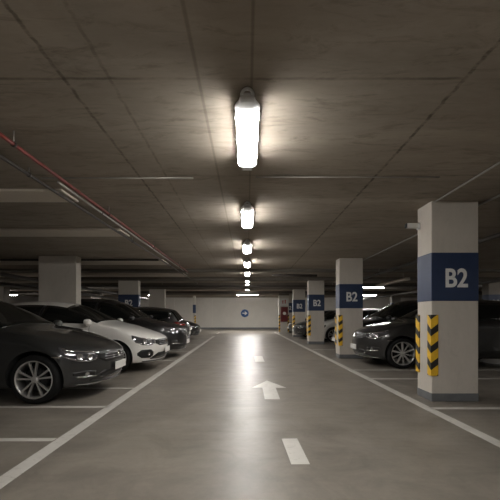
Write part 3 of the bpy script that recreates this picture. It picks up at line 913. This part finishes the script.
def car(label, style, paint, nose_x, y, left, rear_out=False, hi=1.0, spokes='pair', look='sedan', plate=True, wide=1.0, sc=1.0, cat='car'):
    """nose_x: world X of the end facing the lane; left row cars point to +X (nose, or tail when rear_out)."""
    S = dict(STYLES[style])
    L = S['L']
    toward_plus = left                       # lane lies on +X for the left row
    nose_plus = toward_plus != rear_out      # does the nose point to +X
    # local x runs nose -> tail; origin at the centre of the car
    rz = PI if nose_plus else 0.0
    cx = nose_x - L / 2 if left else nose_x + L / 2
    outer = thing('parked_car', label, cat, (cx, y, 0), rz)
    def root_place(o): o.location = (o.location[0] - L / 2, o.location[1], o.location[2])
    made = []
    before = set(o.name for o in COL.objects)
    root = outer
    bm, fn = build_body(S, hi)
    C = Caster(bm)
    body = cut_wells('body', bm, S, paint); bm.free(); body.parent = root
    Wh = S['W'] / 2
    # glass
    def glass(name, a, b, ka, kb, lab):
        d = Vector((b[0] - a[0], 0, b[1] - a[1])); n = Vector((-d.z, 0, d.x)).normalized()
        g = []
        for i in range(9):
            u = i / 8
            p = Vector((a[0], 0, a[1])) + d * u
            hw = Wh * lerp(ka, kb, u)
            g.append([C.ray(Vector((p.x, hw * (-1 + 2 * j / 14), p.z)) + n * .8, -n) for j in range(15)])
        o = obj(name, patch(g), M['car_glass'], root); o['label'] = lab
    c0, h0 = S['cowl'], S['header']
    glass('windshield', (lerp(c0[0], h0[0], .03), lerp(c0[1], h0[1], .03)), (lerp(c0[0], h0[0], .95), lerp(c0[1], h0[1], .95)), .87, .66, 'dark tinted windscreen')
    glass('rear_window', S['roof_end'], S['back_low'], .58, .70, 'dark tinted rear window')
    xa, xb, xm = S['win']
    top, belt = fn['top'], fn['belt']
    for s in (-1, 1):
        for x0, x1 in ((xa, xm - .035), (xm + .035, xb)):
            g = []
            for i in range(13):
                x = lerp(x0, x1, i / 12)
                lo = belt(x) + .035
                hi_ = belt(x) + .80 * (top(x) - belt(x))
                hi_ = max(hi_, lo + .012)
                g.append([C.side(x, lerp(lo, hi_, j / 6), s) for j in range(7)])
            o = obj('side_window', patch(g), M['car_glass'], root); o['label'] = 'dark tinted side window'
        g = []
        for i in range(3):
            x = xm + (i - 1) * .045
            lo, hi_ = belt(x) + .035, belt(x) + .80 * (top(x) - belt(x))
            g.append([C.side(x, lerp(lo, hi_, j / 6), s) for j in range(7)])
        obj('door_post_trim', patch(g, .003), M['grille'], root)['label'] = 'black door post'
        # door seams and handles
        for x in (S['fo'] + .52, xm, S['fo'] + S['wb'] - .40):
            z0, z1 = fn['zlow'](x) + .12, belt(x) - .01
            g = [[C.side(x + e, lerp(z0, z1, i / 10), s) for e in (-.004, .004)] for i in range(11)]
            obj('door_seam', patch(g, .0012, .004), M['grille'], root)
        for x in (xm - .26, S['fo'] + S['wb'] - .52):
            z = belt(x) - .12
            p, n = C.side(x, z, s)
            bmh = bmesh.new(); add_box(bmh, (-.085, -.013, -.013), (.085, .013, .013), .008)
            o = obj('door_handle', bmh, paint, root, True); o.location = p + n * .018
        # mirrors
        mx, mz = xa + .02, belt(xa) + .075
        p, n = C.side(mx + .05, mz - .03, s)
        bmm = bmesh.new()
        bmesh.ops.create_uvsphere(bmm, u_segments=20, v_segments=12, radius=1)
        for v in bmm.verts:
            q = v.co
            v.co = Vector((max(q.x, -.75) * .085 if q.x < 0 else min(q.x, .45) * .085, q.y * .115, q.z * .07))
        add_box(bmm, (-.03, -.16 * s if s > 0 else .16 * s * -1, -.055), (.03, -.02 * s, -.025), .008)
        o = obj('side_mirror', bmm, paint, root, True); o.location = (mx, p.y + s * .14, mz)
        g = None
    # ---- front
    nz = S['top'][0][1]
    X0 = 1.0
    dz = nz - .70
    for s in (-1, 1):
        f = shape_fn([(0, .60 + dz, .675 + dz), (.25, .565 + dz, .695 + dz), (.55, .575 + dz, .725 + dz), (.85, .63 + dz, .765 + dz), (1, .72 + dz, .785 + dz)])
        hl = obj('headlight', patch(polar_grid(C, X0, s * 31, s * 61, f, 20, 6), .006), M['lamp_dark'], root); hl['label'] = 'clear headlight'
        # reflectors and light strip inside the headlight
        for th, zz, r in ((38, .632, .042), (46, .645, .046)):
            p, n = C.polar(X0, math.radians(s * th), zz + dz)
            t = bmesh.new()
            add_lathe_y(t, [(0, .0), (r * .55, -.004), (r * .8, -.012), (r, -.014), (r, .012), (0, .012)], 24)
            o = obj('reflector', t, M['lamp_clear'], hl, True)
            o.location = p + n * .006; o.rotation_euler = Vector((0, -1, 0)).rotation_difference(n).to_euler()
        obj('light_strip', patch(polar_strip(C, X0, s * 32, s * 57, lambda t: (float(np.interp(t, [0, .25, .6, 1], [.607, .577, .590, .655])) + dz), .016), .010), M['lamp_clear'], hl)
        obj('light_strip', patch(polar_strip(C, X0, s * 30, s * 58, lambda t: (float(np.interp(t, [0, .5, 1], [.682, .712, .745])) + dz), .010), .010), M['chrome'], hl)
        # fog light recess
        if look == 'hatch':
            f = shape_fn([(0, .35 + dz * .5, .42 + dz * .5), (.2, .30 + dz * .5, .485 + dz * .5), (.75, .31 + dz * .5, .48 + dz * .5), (1, .37 + dz * .5, .42 + dz * .5)])
            fl = obj('fog_light', patch(polar_grid(C, X0, s * 33, s * 55, f, 12, 4), .006), M['grille'], root)
        else:
            f = shape_fn([(0, .34 + dz * .5, .42 + dz * .5), (.5, .34 + dz * .5, .435 + dz * .5), (1, .38 + dz * .5, .42 + dz * .5)])
            fl = obj('fog_light', patch(polar_grid(C, X0, s * 32, s * 51, f, 12, 4), .006), M['grille'], root)
            obj('chrome_trim', patch(polar_strip(C, X0, s * 31, s * 48, lambda t: .345 + dz * .5 + .01 * t, .014), .010), M['chrome'], fl)
        fl['label'] = 'black fog light recess'
        p, n = C.polar(X0, math.radians(s * 40), .385 + dz * .5)
        t = bmesh.new(); add_lathe_y(t, [(0, .0), (.032, -.006), (.036, -.010), (.036, .01), (0, .01)], 20)
        o = obj('fog_lamp', t, M['lamp_clear'], fl, True); o.location = p + n * .006
        o.rotation_euler = Vector((0, -1, 0)).rotation_difference(n).to_euler()
    gr = obj('grille', patch(polar_grid(C, X0, -30, 30, shape_fn([(0, .60 + dz, .675 + dz), (.12, .55 + dz, .69 + dz), (.88, .55 + dz, .69 + dz), (1, .60 + dz, .675 + dz)]), 24, 4), .002), M['grille'], root)
    gr['label'] = 'black front grille'
    for zz in (.585, .62, .655):
        obj('chrome_bar', patch(polar_strip(C, X0, -23, 23, lambda t, q=zz: q + dz, .004, 20), .004), M['clip'], gr)
    p, n = C.polar(X0, 0, .632 + dz)
    t = bmesh.new(); add_lathe_y(t, [(0, -.012), (.034, -.012), (.042, 0), (.042, .01), (0, .01)], 28)
    o = obj('round_badge', t, M['chrome'], gr, True); o.location = p + n * .010; o.rotation_euler = Vector((0, -1, 0)).rotation_difference(n).to_euler()
    lo = obj('lower_intake', patch(polar_grid(C, X0, -37, 37, shape_fn([(0, .27, .29), (.16, .265, .40), (.84, .265, .40), (1, .27, .29)]), 24, 3), .004), M['grille'], root)
    for zz in (.305, .34):
        obj('slat', patch(polar_strip(C, X0, -27, 27, lambda t, q=zz: q, .008, 20), .009), M['chrome'] if zz < .32 else M['brake'], lo)
    obj('front_lip', patch(polar_strip(C, X0, -48, 48, lambda t: .232, .016, 28), .010), M['chrome'] if look == 'sedan' else M['grille'], root)
    if look == 'sedan':
        for s in (-1, 1):
            g = [[C.side(.50 + .11 * i / 4, z, s) for z in (.625, .642)] for i in range(5)]
            obj('side_marker', patch(g, .004), M['chrome'], root)['label'] = 'small bright side marker'
    if plate:
        p, n = C.polar(X0, 0, .44)
        pl = obj('license_plate', box((-.23, -.012, -.058), (.23, .0, .058), .004), M['plate'], root)
        pl.location = p + Vector((-.025, 0, 0)); pl.rotation_euler = (0, 0, -PI / 2)
        pl['label'] = 'white licence plate'
    # ---- rear
    XR = L - 1.0
    rz_ = S['back_low'][1] - .10
    for s in (-1, 1):
        f = shape_fn([(0, rz_ - .10, rz_ - .04), (.3, rz_ - .12, rz_ - .02), (.8, rz_ - .10, rz_ + .0), (1, rz_ - .05, rz_ + .0)])
        tl = obj('tail_light', patch(polar_grid(C, XR, s * 28, s * 54, f, 16, 4, True), .008), M['tail_red'], root)
        tl['label'] = 'red tail light'
        obj('clear_strip', patch(polar_strip(C, XR, s * 29, s * 50, lambda t: rz_ - .055, .022, 12, True), .012), M['lamp_clear'], tl)
    p, n = C.polar(XR, 0, .72, True)
    pl = obj('license_plate', box((-.23, -.012, -.058), (.23, .0, .058), .004), M['plate'], root)
    pl.location = p + Vector((.02, 0, 0)); pl.rotation_euler = (0, 0, PI / 2)
    obj('rear_bumper_insert', patch(polar_grid(C, XR, -45, 45, lambda t: (.36, .46), 24, 2, True), .004), M['grille'], root)
    # wheels
    for x in (S['fo'], S['fo'] + S['wb']):
        for s in (-1, 1):
            make_wheel(root, x, s * (Wh - .125), S, spokes, s > 0)
    # centre everything on the empty
    for o in root.children: root_place(o)
    return root

car('dark graphite sedan parked nose-out at the left edge, nearest the camera', 'sedan', M['paint_graphite'], -2.03, 5.86, True, spokes='pair', hi=1.4)
car('white hatchback parked between the graphite sedan and the black SUV', 'hatch', M['paint_white'], -1.86, 8.5, True, look='hatch', plate=True, hi=1.2)
car('black SUV parked nose-out beside the white hatchback', 'suv', M['paint_black'], -1.80, 11.1, True)
car('dark grey hatchback parked with red tail lights towards the lane', 'hatch', M['paint_grey'], -2.12, 13.75, True, rear_out=True)
car('far black sedan with nose peeking past the reversed hatchback', 'sedan', M['paint_black'], -2.42, 18.9, True)
car('dark grey crossover parked nose-out behind the nearest right pillar', 'crossover', M['paint_grey'], 2.66, 9.2, False, spokes='ten', hi=1.2)
car('black SUV with only roof and windscreen showing behind the dark grey crossover', 'suv', M['paint_black'], 2.8, 11.85, False)
car('white hatchback glimpsed between the second and third right pillars', 'hatch', M['paint_white'], 2.95, 17.25, False, look='hatch')
car('black sedan with nose between the third and fourth right pillars', 'sedan', M['paint_black'], 2.42, 19.45, False)
car('far dark car beside the pier with the fire cabinet', 'hatch', M['paint_black'], 2.6, 23.4, False)
